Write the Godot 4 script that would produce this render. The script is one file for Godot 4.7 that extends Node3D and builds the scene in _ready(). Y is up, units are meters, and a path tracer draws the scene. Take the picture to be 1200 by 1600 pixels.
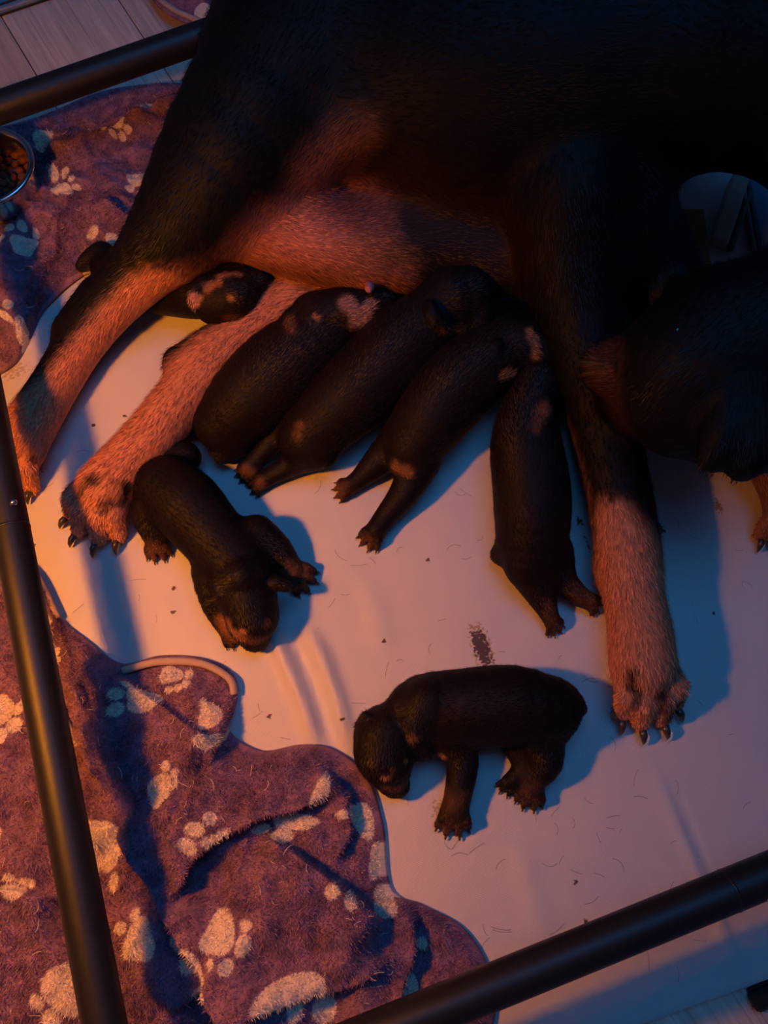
extends Node3D
# A big black and tan mother dog lies on a white vinyl mat inside a tube-framed pen and nurses her litter,
# under an orange heat lamp, in a room lit by a dim blue ceiling panel.  Metres, y up, mat top at y = 0.

const CAM_H := 1.0                       # height of the camera above the mat
const TILT := deg_to_rad(17.0)           # away from straight down
const FPX := 1200.0                      # focal length for the 1200 x 1600 frame
const RAIL_H := 0.15
const FLOOR_Y := -0.02
const LAMP_POS := Vector3(-0.61, 0.82, -0.07)
const WARM := Color(1.0, 0.575, 0.15)
const BLUE := Color(0.22, 0.64, 1.0)

var rng := RandomNumberGenerator.new()
var lumps := FastNoiseLite.new()
var taken := {}
var M := {}

# ------------------------------------------------------------------ layout helpers
func P(px: float, py: float, h: float) -> Vector3:      # the point at height h that stands at this place of the photograph
	var u := (px - 600.0) / FPX
	var v := (py - 800.0) / FPX
	var t := (CAM_H - h) / (cos(TILT) + v * sin(TILT))
	return Vector3(u * t, h, t * (-sin(TILT) + v * cos(TILT)))

func mm(py: float, h: float) -> float:                  # metres for one pixel there
	var v := (py - 800.0) / FPX
	return (CAM_H - h) / (cos(TILT) + v * sin(TILT)) / FPX

func numbered(called: String) -> String:
	var n: int = taken.get(called, 0)
	taken[called] = n + 1
	return called if n == 0 else "%s_%03d" % [called, n]

func tag(o: Node, label: String, category := "", group := "", kind := "") -> Node:
	if label: o.set_meta("label", label)
	if category: o.set_meta("category", category)
	if group: o.set_meta("group", group)
	if kind: o.set_meta("kind", kind)
	return o

func thing(called: String, label: String, category: String, at := Vector3.ZERO, group := "") -> Node3D:
	var o := Node3D.new()
	o.name = numbered(called)
	add_child(o)
	o.position = at
	tag(o, label, category, group)
	return o

func part(called: String, mesh: Mesh, mat: Material, parent: Node = self, at := Vector3.ZERO) -> MeshInstance3D:
	var o := MeshInstance3D.new()
	o.name = numbered(called) if parent == self else called
	o.mesh = mesh
	o.material_override = mat
	o.position = at
	parent.add_child(o, true)
	return o

func mat(albedo: Color, rough := 0.8, spec := 0.5, metal := 0.0) -> StandardMaterial3D:
	var m := StandardMaterial3D.new()
	m.albedo_color = albedo
	m.roughness = rough
	m.metallic_specular = spec
	m.metallic = metal
	return m

func lin(r: float, g: float, b: float) -> Color:        # a linear base colour as the sRGB value that albedo_color takes
	return Color(r, g, b).linear_to_srgb()

# ------------------------------------------------------------------ mesh builders
func mesh_of(v: PackedVector3Array, idx: PackedInt32Array, uv := PackedVector2Array(), col := PackedColorArray()) -> ArrayMesh:
	var n := PackedVector3Array()
	n.resize(v.size())
	for i in range(0, idx.size(), 3):
		var a := v[idx[i]]
		var f := (v[idx[i + 2]] - a).cross(v[idx[i + 1]] - a)
		n[idx[i]] += f
		n[idx[i + 1]] += f
		n[idx[i + 2]] += f
	for i in n.size(): n[i] = n[i].normalized()
	var arr := []
	arr.resize(Mesh.ARRAY_MAX)
	arr[Mesh.ARRAY_VERTEX] = v
	arr[Mesh.ARRAY_NORMAL] = n
	arr[Mesh.ARRAY_INDEX] = idx
	if uv.size(): arr[Mesh.ARRAY_TEX_UV] = uv
	if col.size(): arr[Mesh.ARRAY_COLOR] = col
	var m := ArrayMesh.new()
	m.add_surface_from_arrays(Mesh.PRIMITIVE_TRIANGLES, arr)
	return m

func grid_index(rows: int, cols: int, closed: bool, flip := false) -> PackedInt32Array:
	var idx := PackedInt32Array()
	for r in rows - 1:
		for c in (cols if closed else cols - 1):
			var a := r * cols + c
			var b := r * cols + (c + 1) % cols
			var d := a + cols
			var e := b + cols
			if flip: idx.append_array([a, d, b, b, d, e])
			else: idx.append_array([a, b, d, b, e, d])
	return idx

func tube(pts: Array, rads: Array, sides := 12, caps := true) -> ArrayMesh:
	var v := PackedVector3Array()
	var n := pts.size()
	var side := Vector3.ZERO
	var rings := []
	for i in n:
		var t: Vector3 = (pts[mini(i + 1, n - 1)] - pts[maxi(i - 1, 0)]).normalized()
		if i == 0:
			side = t.cross(Vector3.UP if absf(t.y) < 0.9 else Vector3.RIGHT).normalized()
		else:
			side = (side - t * side.dot(t)).normalized()
		rings.append([pts[i], side, t.cross(side), rads[i]])
	if caps:
		rings.push_front([rings[0][0], rings[0][1], rings[0][2], 0.00001])
		rings.append([rings[-1][0], rings[-1][1], rings[-1][2], 0.00001])
	for g in rings:
		for k in sides:
			var a := TAU * k / sides
			v.append(g[0] + (g[1] * cos(a) + g[2] * sin(a)) * g[3])
	return mesh_of(v, grid_index(rings.size(), sides, true, true))

func lathe(profile: Array, sides := 48) -> ArrayMesh:     # [radius, y] from the bottom centre outwards
	var v := PackedVector3Array()
	for p in profile:
		for k in sides:
			var a := TAU * k / sides
			v.append(Vector3(cos(a) * p[0], p[1], sin(a) * p[0]))
	return mesh_of(v, grid_index(profile.size(), sides, true, false))

func slab(size: Vector3, bevel: float) -> ArrayMesh:      # a box with chamfered edges
	var st := SurfaceTool.new()
	st.begin(Mesh.PRIMITIVE_TRIANGLES)
	st.set_smooth_group(-1)
	var h := size / 2.0
	var pts := PackedVector3Array()
	for sx in [-1, 1]: for sy in [-1, 1]: for sz in [-1, 1]:
		pts.append(Vector3(sx * (h.x - bevel), sy * (h.y - bevel), sz * h.z))
		pts.append(Vector3(sx * (h.x - bevel), sy * h.y, sz * (h.z - bevel)))
		pts.append(Vector3(sx * h.x, sy * (h.y - bevel), sz * (h.z - bevel)))
	var quad := func(a: Vector3, b: Vector3, c: Vector3, d: Vector3):
		var nn := (b - a).cross(c - a)
		var ctr := (a + b + c + d) / 4.0
		var order := [a, b, c, a, c, d] if nn.dot(ctr) < 0.0 else [a, c, b, a, d, c]
		for p in order: st.add_vertex(p)
	var at := func(sx: int, sy: int, sz: int, w: int) -> Vector3:
		return pts[(((sx + 1) / 2) * 4 + ((sy + 1) / 2) * 2 + (sz + 1) / 2) * 3 + w]
	for s in [-1, 1]:
		quad.call(at.call(-1, -1, s, 0), at.call(1, -1, s, 0), at.call(1, 1, s, 0), at.call(-1, 1, s, 0))
		quad.call(at.call(-1, s, -1, 1), at.call(1, s, -1, 1), at.call(1, s, 1, 1), at.call(-1, s, 1, 1))
		quad.call(at.call(s, -1, -1, 2), at.call(s, 1, -1, 2), at.call(s, 1, 1, 2), at.call(s, -1, 1, 2))
		for q in [-1, 1]:
			quad.call(at.call(-1, s, q, 0), at.call(1, s, q, 0), at.call(1, s, q, 1), at.call(-1, s, q, 1))
			quad.call(at.call(s, -1, q, 0), at.call(s, 1, q, 0), at.call(s, 1, q, 2), at.call(s, -1, q, 2))
			quad.call(at.call(s, q, -1, 1), at.call(s, q, 1, 1), at.call(s, q, 1, 2), at.call(s, q, -1, 2))
			for r in [-1, 1]:
				var a: Vector3 = at.call(s, q, r, 0)
				var b: Vector3 = at.call(s, q, r, 1)
				var c: Vector3 = at.call(s, q, r, 2)
				var o := [a, b, c] if (b - a).cross(c - a).dot(a) < 0.0 else [a, c, b]
				for p in o: st.add_vertex(p)
	st.generate_normals()
	return st.commit()

# ------------------------------------------------------------------ smooth bodies: tapered capsules joined by a smooth minimum, meshed as surface nets
class Body:
	var a := PackedVector3Array()
	var ab := PackedVector3Array()
	var inv := PackedFloat32Array()
	var ra := PackedFloat32Array()
	var dr := PackedFloat32Array()
	var k := PackedFloat32Array()
	var gid := PackedInt32Array()
	var groups := 0
	var verts := PackedVector3Array()
	var flow := PackedVector3Array()
	var index := PackedInt32Array()
	var colors := PackedColorArray()
	var normals := PackedVector3Array()

	var CORNERS := PackedInt32Array([0, 1, 9, 10, 81, 82, 90, 91])     # of a cell, in a block of 9 x 9 x 9 nodes
	var OFF := PackedVector3Array([Vector3(0, 0, 0), Vector3(0, 0, 1), Vector3(0, 1, 0), Vector3(0, 1, 1), Vector3(1, 0, 0), Vector3(1, 0, 1), Vector3(1, 1, 0), Vector3(1, 1, 1)])
	var EA := PackedInt32Array([0, 2, 4, 6, 0, 1, 4, 5, 0, 1, 2, 3])
	var EB := PackedInt32Array([1, 3, 5, 7, 2, 3, 6, 7, 4, 5, 6, 7])

	func cap(p: Vector3, q: Vector3, rp: float, rq: float, blend: float, fresh := true):
		if fresh: groups += 1
		gid.append(groups)
		a.append(p); ab.append(q - p); ra.append(rp); dr.append(rq - rp); k.append(blend)
		inv.append(1.0 / maxf((q - p).length_squared(), 1e-9))

	func mesh_up(cell: float, ground := 0.0):
		var n := 8
		var count := a.size()
		var lo := Vector3.INF
		var hi := -Vector3.INF
		for i in count:
			var r := maxf(ra[i], ra[i] + dr[i]) + 0.01
			lo = lo.min(a[i] - Vector3.ONE * r).min(a[i] + ab[i] - Vector3.ONE * r)
			hi = hi.max(a[i] + Vector3.ONE * r).max(a[i] + ab[i] + Vector3.ONE * r)
		lo.y = maxf(lo.y, ground - 0.02)
		var dims := Vector3i(((hi - lo) / (cell * n)).ceil()) + Vector3i.ONE
		var rad := n * cell * 0.8661
		var cells := {}
		var margin := 0.0
		for q in k: margin = maxf(margin, q * 0.45)
		var edges := PackedInt32Array()
		var vals := PackedFloat32Array()
		var m := n + 1
		vals.resize(m * m * m)
		for bx in dims.x: for by in dims.y: for bz in dims.z:
			var org := lo + Vector3(bx, by, bz) * (n * cell)
			var c := org + Vector3.ONE * (n * cell * 0.5)
			var ds := PackedFloat32Array()
			ds.resize(count)
			var least := INF
			for i in count:
				var pa := c - a[i]
				var t := clampf(pa.dot(ab[i]) * inv[i], 0.0, 1.0)
				var d := (pa - ab[i] * t).length() - ra[i] - dr[i] * t
				ds[i] = d
				if d < least: least = d
			if least > rad * 1.05 + margin or least < -rad * 1.3: continue
			var ids := PackedInt32Array()
			for i in count:
				if ds[i] < rad * 1.05 + k[i] + 2.0 * cell: ids.append(i)
			var at := 0
			var any_in := false
			var any_out := false
			for x in m: for y in m: for z in m:
				var p := org + Vector3(x, y, z) * cell
				var s := 1e9
				var cur := 1e9
				var cg := -1
				var ck := 0.0
				for i in ids:
					var pa := p - a[i]
					var d := pa.dot(ab[i]) * inv[i]
					if d <= 0.0: d = pa.length() - ra[i]
					elif d >= 1.0: d = (pa - ab[i]).length() - ra[i] - dr[i]
					else: d = (pa - ab[i] * d).length() - ra[i] - dr[i] * d
					if gid[i] == cg:
						if d < cur: cur = d
						continue
					if cg >= 0:
						var g := absf(cur - s)
						s = minf(cur, s)
						if g < ck:
							g = (ck - g) / ck
							s -= g * g * ck * 0.25
					cg = gid[i]
					ck = k[i]
					cur = d
				var g := absf(cur - s)
				s = minf(cur, s)
				if g < ck:
					g = (ck - g) / ck
					s -= g * g * ck * 0.25
				vals[at] = s
				if s < 0.0: any_in = true
				else: any_out = true
				at += 1
			if not (any_in and any_out): continue
			for x in m: for y in m: for z in m:
				var base := (x * m + y) * m + z
				var s0 := vals[base]
				var gx := bx * n + x
				var gy := by * n + y
				var gz := bz * n + z
				# crossed edges that start at this node belong to this block
				if x < n and y < n and z < n:
					var inside := s0 < 0.0
					if inside != (vals[base + m * m] < 0.0): edges.append_array([0, gx, gy, gz, 1 if inside else 0])
					if inside != (vals[base + m] < 0.0): edges.append_array([1, gx, gy, gz, 1 if inside else 0])
					if inside != (vals[base + 1] < 0.0): edges.append_array([2, gx, gy, gz, 1 if inside else 0])
					var neg := 0
					for w in CORNERS: if vals[base + w] < 0.0: neg += 1
					if neg == 0 or neg == 8: continue
					var sum := Vector3.ZERO
					var hits := 0
					for e in 12:
						var ca := EA[e]
						var cb := EB[e]
						var va := vals[base + CORNERS[ca]]
						var vb := vals[base + CORNERS[cb]]
						if (va < 0.0) != (vb < 0.0):
							sum += OFF[ca].lerp(OFF[cb], va / (va - vb))
							hits += 1
					var p := org + (Vector3(x, y, z) + sum / hits) * cell
					if p.y < ground + 0.001: p.y = ground + 0.001
					cells[(gx * 4096 + gy) * 4096 + gz] = verts.size()
					verts.append(p)
					var best := INF
					var bi := 0
					for i in ids:
						var pa := p - a[i]
						var t := clampf(pa.dot(ab[i]) * inv[i], 0.0, 1.0)
						var d := (pa - ab[i] * t).length() - ra[i] - dr[i] * t
						if d < best:
							best = d
							bi = i
					flow.append(ab[bi].normalized())
		for e in range(0, edges.size(), 5):
			var ax := edges[e]
			var key := (edges[e + 1] * 4096 + edges[e + 2]) * 4096 + edges[e + 3]
			var d1: int = [4096, 1, 4096 * 4096][ax]
			var d2: int = [1, 4096 * 4096, 4096][ax]
			var k0: int = cells.get(key, -1)
			var k1: int = cells.get(key - d1, -1)
			var k2: int = cells.get(key - d1 - d2, -1)
			var k3: int = cells.get(key - d2, -1)
			if k0 < 0 or k1 < 0 or k2 < 0 or k3 < 0: continue
			if edges[e + 4] == 1: index.append_array([k0, k2, k1, k0, k3, k2])
			else: index.append_array([k0, k1, k2, k0, k2, k3])
		normals.resize(verts.size())
		for i in range(0, index.size(), 3):
			var p := verts[index[i]]
			var f := (verts[index[i + 2]] - p).cross(verts[index[i + 1]] - p)
			normals[index[i]] += f
			normals[index[i + 1]] += f
			normals[index[i + 2]] += f
		for i in normals.size(): normals[i] = normals[i].normalized()

	func mesh() -> ArrayMesh:
		var arr := []
		arr.resize(Mesh.ARRAY_MAX)
		arr[Mesh.ARRAY_VERTEX] = verts
		arr[Mesh.ARRAY_NORMAL] = normals
		arr[Mesh.ARRAY_INDEX] = index
		arr[Mesh.ARRAY_COLOR] = colors
		var am := ArrayMesh.new()
		am.add_surface_from_arrays(Mesh.PRIMITIVE_TRIANGLES, arr)
		return am

# one chain: [blend, [px, py, height, radius], ...]; a radius of 1 or more is in pixels; a height below 0 rests the joint on the mat
func joint(j: Array) -> Array:
	var h: float = j[2]
	var r: float = j[3]
	if r >= 1.0: r *= mm(j[1], maxf(h, 0.03))
	if h < 0.0: h = r * 0.92
	return [P(j[0], j[1], h), r]

func chain(b: Body, c: Array):
	var js := []
	for i in range(1, c.size()): js.append(joint(c[i]))
	if js.size() == 1:
		b.cap(js[0][0], js[0][0] + Vector3(0, 0.0001, 0), js[0][1], js[0][1], c[0])
		return
	var steps := 1 if js.size() == 2 else 3
	var prev: Array = js[0]
	for i in js.size() - 1:
		var p: Array = js[maxi(i - 1, 0)]
		var a: Array = js[i]
		var d: Array = js[i + 1]
		var e: Array = js[mini(i + 2, js.size() - 1)]
		for q in range(1, steps + 1):
			var t := q / float(steps)
			var at: Vector3 = a[0].cubic_interpolate(d[0], p[0], e[0], t)
			var r: float = maxf(cubic_interpolate(a[1], d[1], p[1], e[1], t), 0.001)
			b.cap(prev[0], at, prev[1], r, c[0], i == 0 and q == 1)
			prev = [at, r]

# four toes that fan out of a paw, each bent once; claws are parts of their own
func paw(b: Body, at: Vector3, dir: Vector3, r: float, claws: Array, spread := 0.5):
	dir = Vector3(dir.x, 0.0, dir.z).normalized()
	var side := Vector3(-dir.z, 0, dir.x)
	for i in 4:
		var f: float = [-1.0, -0.36, 0.36, 1.0][i]
		var ln: float = [0.78, 1.05, 1.05, 0.78][i]
		var d := (dir + side * f * spread).normalized()
		var root := at + side * f * r * 0.66
		var knuckle := root + d * r * 0.82 * ln + Vector3(0, r * 0.14, 0)
		var tip := knuckle + d * r * 0.62 * ln
		knuckle.y = maxf(knuckle.y, r * 0.44)
		tip.y = r * 0.32
		b.cap(root, knuckle, r * 0.42, r * 0.36, r * 0.12)
		b.cap(knuckle, tip, r * 0.36, r * 0.29, r * 0.05, false)
		claws.append([tip + d * r * 0.24 + Vector3(0, r * 0.08, 0), d, r])

func claw_mesh(at: Vector3, d: Vector3, r: float) -> ArrayMesh:
	var l := r * 0.42
	return tube([at, at + d * l * 0.4 + Vector3(0, l * 0.05, 0), at + d * l * 0.75 - Vector3(0, l * 0.2, 0), at + d * l - Vector3(0, l * 0.55, 0)], [r * 0.13, r * 0.125, r * 0.08, r * 0.015], 8)

func on_skin(b: Body, j: Array) -> Array:
	var o := Vector3(0, CAM_H, 0)
	var d := (P(j[0], j[1], 0.0) - o).normalized()
	var best := 1e9
	var at := P(j[0], j[1], 0.05)
	for p in b.verts:
		var t := (p - o).dot(d)
		var off := (p - o - d * t).length()
		var score := t + maxf(0.0, off - 0.0035) * 60.0
		if score < best:
			best = score
			at = p
	return [at, j[3] * mm(j[1], at.y)]

# coat markings and a little painted shade: strokes [colour, softness, [px, py, h, r], ...] over a ground colour, their edges broken up as hair breaks them
func paint(b: Body, ground: Color, strokes: Array, wobble: float):
	var ss := []
	for s in strokes:
		var js := []
		for i in range(2, s.size()): js.append(on_skin(b, s[i]) if s[i][2] < -1.5 else joint(s[i]))
		ss.append([s[0], s[1], js])
	b.colors.resize(b.verts.size())
	for i in b.verts.size():
		var p := b.verts[i]
		var nz := lumps.get_noise_3dv(p * 900.0) * wobble
		var c := ground
		for s in ss:
			var js: Array = s[2]
			var best := 1e9
			for q in js.size():
				var A: Vector3 = js[q][0]
				var d := 0.0
				if q + 1 < js.size():
					var B: Vector3 = js[q + 1][0]
					var t := clampf((p - A).dot(B - A) / maxf((B - A).length_squared(), 1e-9), 0.0, 1.0)
					d = p.distance_to(A.lerp(B, t)) - lerpf(js[q][1], js[q + 1][1], t)
				else:
					d = p.distance_to(A) - js[q][1]
				best = minf(best, d)
			var soft: float = s[1]
			if best < soft * 2.0:
				c = c.lerp(s[0], 1.0 - smoothstep(-soft, soft, best + nz))
		b.colors[i] = c

var hair_mesh: ArrayMesh
func make_hair() -> ArrayMesh:
	var v := PackedVector3Array([Vector3(-0.5, 0, 0), Vector3(0.5, 0, 0), Vector3(-0.4, 0.1, 0.5), Vector3(0.4, 0.1, 0.5), Vector3(0, 0.1, 1)])
	return mesh_of(v, PackedInt32Array([0, 2, 1, 1, 2, 3, 2, 4, 3]))

func fur(b: Body, owner_node: Node, count: int, length: float, width: float, lift: float, tone: float, material: Material, called := "fur"):
	var buf := PackedFloat32Array()
	var tris := b.index.size() / 6
	var n := 0
	for q in count:
		var t := rng.randi() % tris
		var i0 := b.index[t * 6]
		var i1 := b.index[t * 6 + 1]
		var i2 := b.index[t * 6 + 2]
		var nn := b.normals[i0]
		if nn.y < -0.15: continue
		if b.colors[i0].r < 0.05 and length > 0.008 and rng.randf() < 0.7: continue
		var f1 := rng.randf()
		var f2 := rng.randf()
		if f1 + f2 > 1.0:
			f1 = 1.0 - f1
			f2 = 1.0 - f2
		var p := b.verts[i0] * (1.0 - f1 - f2) + b.verts[i1] * f1 + b.verts[i2] * f2
		if p.y < 0.004: continue
		var d := b.flow[i0] + Vector3(rng.randf_range(-0.3, 0.3), rng.randf_range(-0.3, 0.3), rng.randf_range(-0.3, 0.3))
		d = d - nn * d.dot(nn)
		if d.length_squared() < 1e-4: continue
		d = (d.normalized() + nn * lift * rng.randf_range(0.5, 1.4)).normalized()
		var s := d.cross(nn).normalized()
		var up := s.cross(d)
		var L := length * rng.randf_range(0.6, 1.25) * clampf(p.y / 0.07, 0.35, 1.0)
		var c := b.colors[i0]
		var g := tone * lerpf(0.5, 1.9, pow(rng.randf(), 1.4))
		buf.append_array([s.x * width, up.x * length, d.x * L, p.x, s.y * width, up.y * length, d.y * L, p.y, s.z * width, up.z * length, d.z * L, p.z, c.r * g, c.g * g, c.b * g, 1.0])
		n += 1
	var mmesh := MultiMesh.new()
	mmesh.transform_format = MultiMesh.TRANSFORM_3D
	mmesh.use_colors = true
	mmesh.mesh = hair_mesh
	mmesh.instance_count = n
	mmesh.buffer = buf
	var o := MultiMeshInstance3D.new()
	o.name = called
	o.multimesh = mmesh
	o.material_override = material
	o.set_meta("kind", "stuff")
	owner_node.add_child(o, true)

# ------------------------------------------------------------------ the scene
func _ready():
	rng.seed = 20240
	lumps.seed = 7
	lumps.frequency = 0.05
	hair_mesh = make_hair()
	setup_view()
	materials()
	build_room()
	build_mat()
	build_frame()
	build_blankets()
	build_dam()
	build_puppies()
	run_jobs()
	build_bowl()
	build_odds()

func setup_view():
	var cam := Camera3D.new()
	cam.name = "camera"
	cam.fov = rad_to_deg(2.0 * atan(800.0 / FPX))
	cam.position = Vector3(0, CAM_H, 0)
	cam.rotation = Vector3(-(PI / 2.0 - TILT), 0, 0)
	cam.near = 0.02
	add_child(cam)
	cam.current = true
	var we := WorldEnvironment.new()
	we.name = "environment"
	var e := Environment.new()
	e.background_mode = Environment.BG_COLOR
	e.background_color = Color(0.0, 0.0, 0.0)
	e.tonemap_mode = Environment.TONE_MAPPER_LINEAR
	e.tonemap_exposure = 1.0
	e.sdfgi_enabled = true
	e.ssao_enabled = true
	e.ssil_enabled = true
	we.environment = e
	add_child(we)
	# blue ceiling panel
	var al := AreaLight3D.new()
	al.name = "ceiling_panel_light"
	al.area_size = Vector2(1.5, 1.0)
	al.position = Vector3(0.2, 2.36, -0.7)
	al.rotation = Vector3(-PI / 2.0, 0, 0)
	al.light_color = BLUE
	al.light_energy = 0.85
	al.area_range = 8.0
	al.shadow_enabled = true
	add_child(al)
	# orange heat lamp over the left rail; its light stands in its bulb
	var ol := OmniLight3D.new()
	ol.name = "heat_lamp_light"
	ol.position = LAMP_POS
	ol.light_color = WARM
	ol.light_energy = 0.62
	ol.light_size = 0.035
	ol.omni_range = 8.0
	ol.omni_attenuation = 2.0
	ol.shadow_enabled = true
	add_child(ol)

func noise_tex(freq: float, size: int, ramp: Gradient, seed_: int, octaves := 4, normal := false, strength := 4.0) -> NoiseTexture2D:
	var n := FastNoiseLite.new()
	n.seed = seed_
	n.frequency = freq
	n.fractal_octaves = octaves
	var t := NoiseTexture2D.new()
	t.width = size
	t.height = size
	t.seamless = true
	t.noise = n
	t.as_normal_map = normal
	t.bump_strength = strength
	if ramp: t.color_ramp = ramp
	return t

func materials():
	var coat := mat(Color.WHITE, 0.62, 0.35)
	coat.vertex_color_use_as_albedo = true
	M.coat = coat
	var hair := mat(Color.WHITE, 0.5, 0.4)
	hair.vertex_color_use_as_albedo = true
	M.hair = hair
	M.claw = mat(lin(0.06, 0.045, 0.035), 0.3, 0.6)
	M.pale_claw = mat(lin(0.22, 0.16, 0.12), 0.3, 0.6)
	M.nipple = mat(lin(0.55, 0.2, 0.2), 0.45, 0.5)
	M.rail = mat(lin(0.012, 0.012, 0.014), 0.46, 0.5)
	M.joint = mat(lin(0.02, 0.02, 0.022), 0.3, 0.5)
	M.steel = mat(lin(0.75, 0.75, 0.76), 0.22, 0.5, 1.0)
	M.wall = mat(lin(0.55, 0.55, 0.56), 0.9)
	M.black = mat(lin(0.01, 0.01, 0.01), 0.5)

func build_room():
	# laminate boards, laid across the pen
	var fl := Node3D.new()
	fl.name = "floor"
	add_child(fl)
	fl.set_meta("kind", "structure")
	var sub := BoxMesh.new()
	sub.size = Vector3(4.4, 0.05, 4.4)
	part("subfloor", sub, M.black, fl, Vector3(0, FLOOR_Y - 0.012 - 0.025, -0.6))
	var dir := (P(165, 110, FLOOR_Y) - P(95, 0, FLOOR_Y)).normalized()
	var ang := atan2(dir.x, dir.z)
	var boards := []
	for i in 3:
		var im := Image.create(128, 1024, false, Image.FORMAT_RGB8)
		var nz := FastNoiseLite.new()
		nz.seed = 40 + i
		nz.frequency = 0.03
		var tones := [Vector3(0.7, 0.58, 0.49), Vector3(0.76, 0.63, 0.54), Vector3(0.65, 0.52, 0.43)]
		for y in 1024: for x in 128:
			var g := nz.get_noise_2d(x * 2.2, y * 0.09) * 0.5 + nz.get_noise_2d(x * 9.0 + 300.0, y * 0.25) * 0.4
			var st := maxf(0.0, nz.get_noise_2d(x * 14.0, y * 0.12 + 900.0) - 0.25) * 1.2
			var c: Vector3 = tones[i] * (1.0 + g * 0.45 - st * 0.7)
			im.set_pixel(x, y, lin(c.x, c.y, c.z))
		var m := mat(Color.WHITE, 0.55, 0.4)
		m.albedo_texture = ImageTexture.create_from_image(im)
		m.uv1_triplanar = true
		m.uv1_scale = Vector3(1.0 / 0.19, 1.0 / 1.3, 1.0 / 1.3)
		m.uv1_offset = Vector3(0.5, 0.5, 0.5)
		boards.append(m)
	var plank := slab(Vector3(0.1885, 0.012, 1.298), 0.0014)
	for c in range(-9, 10):
		for r in range(-2, 2):
			var o := part("plank", plank, boards[posmod(c * 5 + r * 3, 3)], fl)
			o.basis = Basis(Vector3.UP, ang)
			var p := Vector3(c * 0.19 + 0.035, 0, r * 1.3 + posmod(c, 3) * 0.43 + 0.2)
			o.position = o.basis * p + Vector3(0, FLOOR_Y - 0.006, -0.6)
	for w in [["wall_left", Vector3(-2.25, 1.2, -0.6), Vector3(0.1, 2.6, 4.6)], ["wall_right", Vector3(2.25, 1.2, -0.6), Vector3(0.1, 2.6, 4.6)], ["wall_back", Vector3(0, 1.2, -2.85), Vector3(4.4, 2.6, 0.1)], ["wall_front", Vector3(0, 1.2, 1.65), Vector3(4.4, 2.6, 0.1)], ["ceiling", Vector3(0, 2.5, -0.6), Vector3(4.6, 0.1, 4.6)]]:
		var bm := BoxMesh.new()
		bm.size = w[2]
		var o := part(w[0], bm, M.wall, self, w[1])
		o.set_meta("kind", "structure")
	# the blue light panel in the ceiling
	var cl := thing("ceiling_light", "flat rectangular ceiling panel glowing dim blue above the pen", "light", Vector3(0.2, 2.45, -0.7))
	part("housing", slab(Vector3(1.56, 0.05, 1.06), 0.006), M.wall, cl, Vector3(0, -0.025, 0))
	var gm := mat(lin(0.3, 0.4, 0.5), 0.6)
	gm.emission_enabled = true
	gm.emission = BLUE
	gm.emission_energy_multiplier = 0.6
	part("diffuser", slab(Vector3(1.48, 0.012, 0.98), 0.003), gm, cl, Vector3(0, -0.055, 0))
	# the heat lamp, hung just left of the view
	var hl := thing("heat_lamp", "metal dome heat lamp with glowing orange bulb hung beside the pen", "lamp", LAMP_POS)
	part("shade", lathe([[0.1, -0.072], [0.098, -0.072], [0.088, 0.02], [0.055, 0.075], [0.03, 0.09], [0.03, 0.13], [0.0001, 0.13]], 40), mat(lin(0.5, 0.5, 0.5), 0.35, 0.5, 1.0), hl)  # unseen dome, its rim deepened to cut the lamp's light towards the right
	var bulb := mat(lin(0.5, 0.2, 0.1), 0.3)
	bulb.emission_enabled = true
	bulb.emission = WARM
	bulb.emission_energy_multiplier = 6.0
	part("bulb", lathe([[0.0001, -0.045], [0.025, -0.038], [0.042, -0.01], [0.045, 0.01], [0.036, 0.04], [0.02, 0.065], [0.018, 0.088]], 32), bulb, hl)
	part("cord", tube([Vector3(0, 0.13, 0), Vector3(0, 0.6, 0), Vector3(0, 1.61, 0)], [0.004, 0.004, 0.004], 8), M.black, hl)

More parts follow.
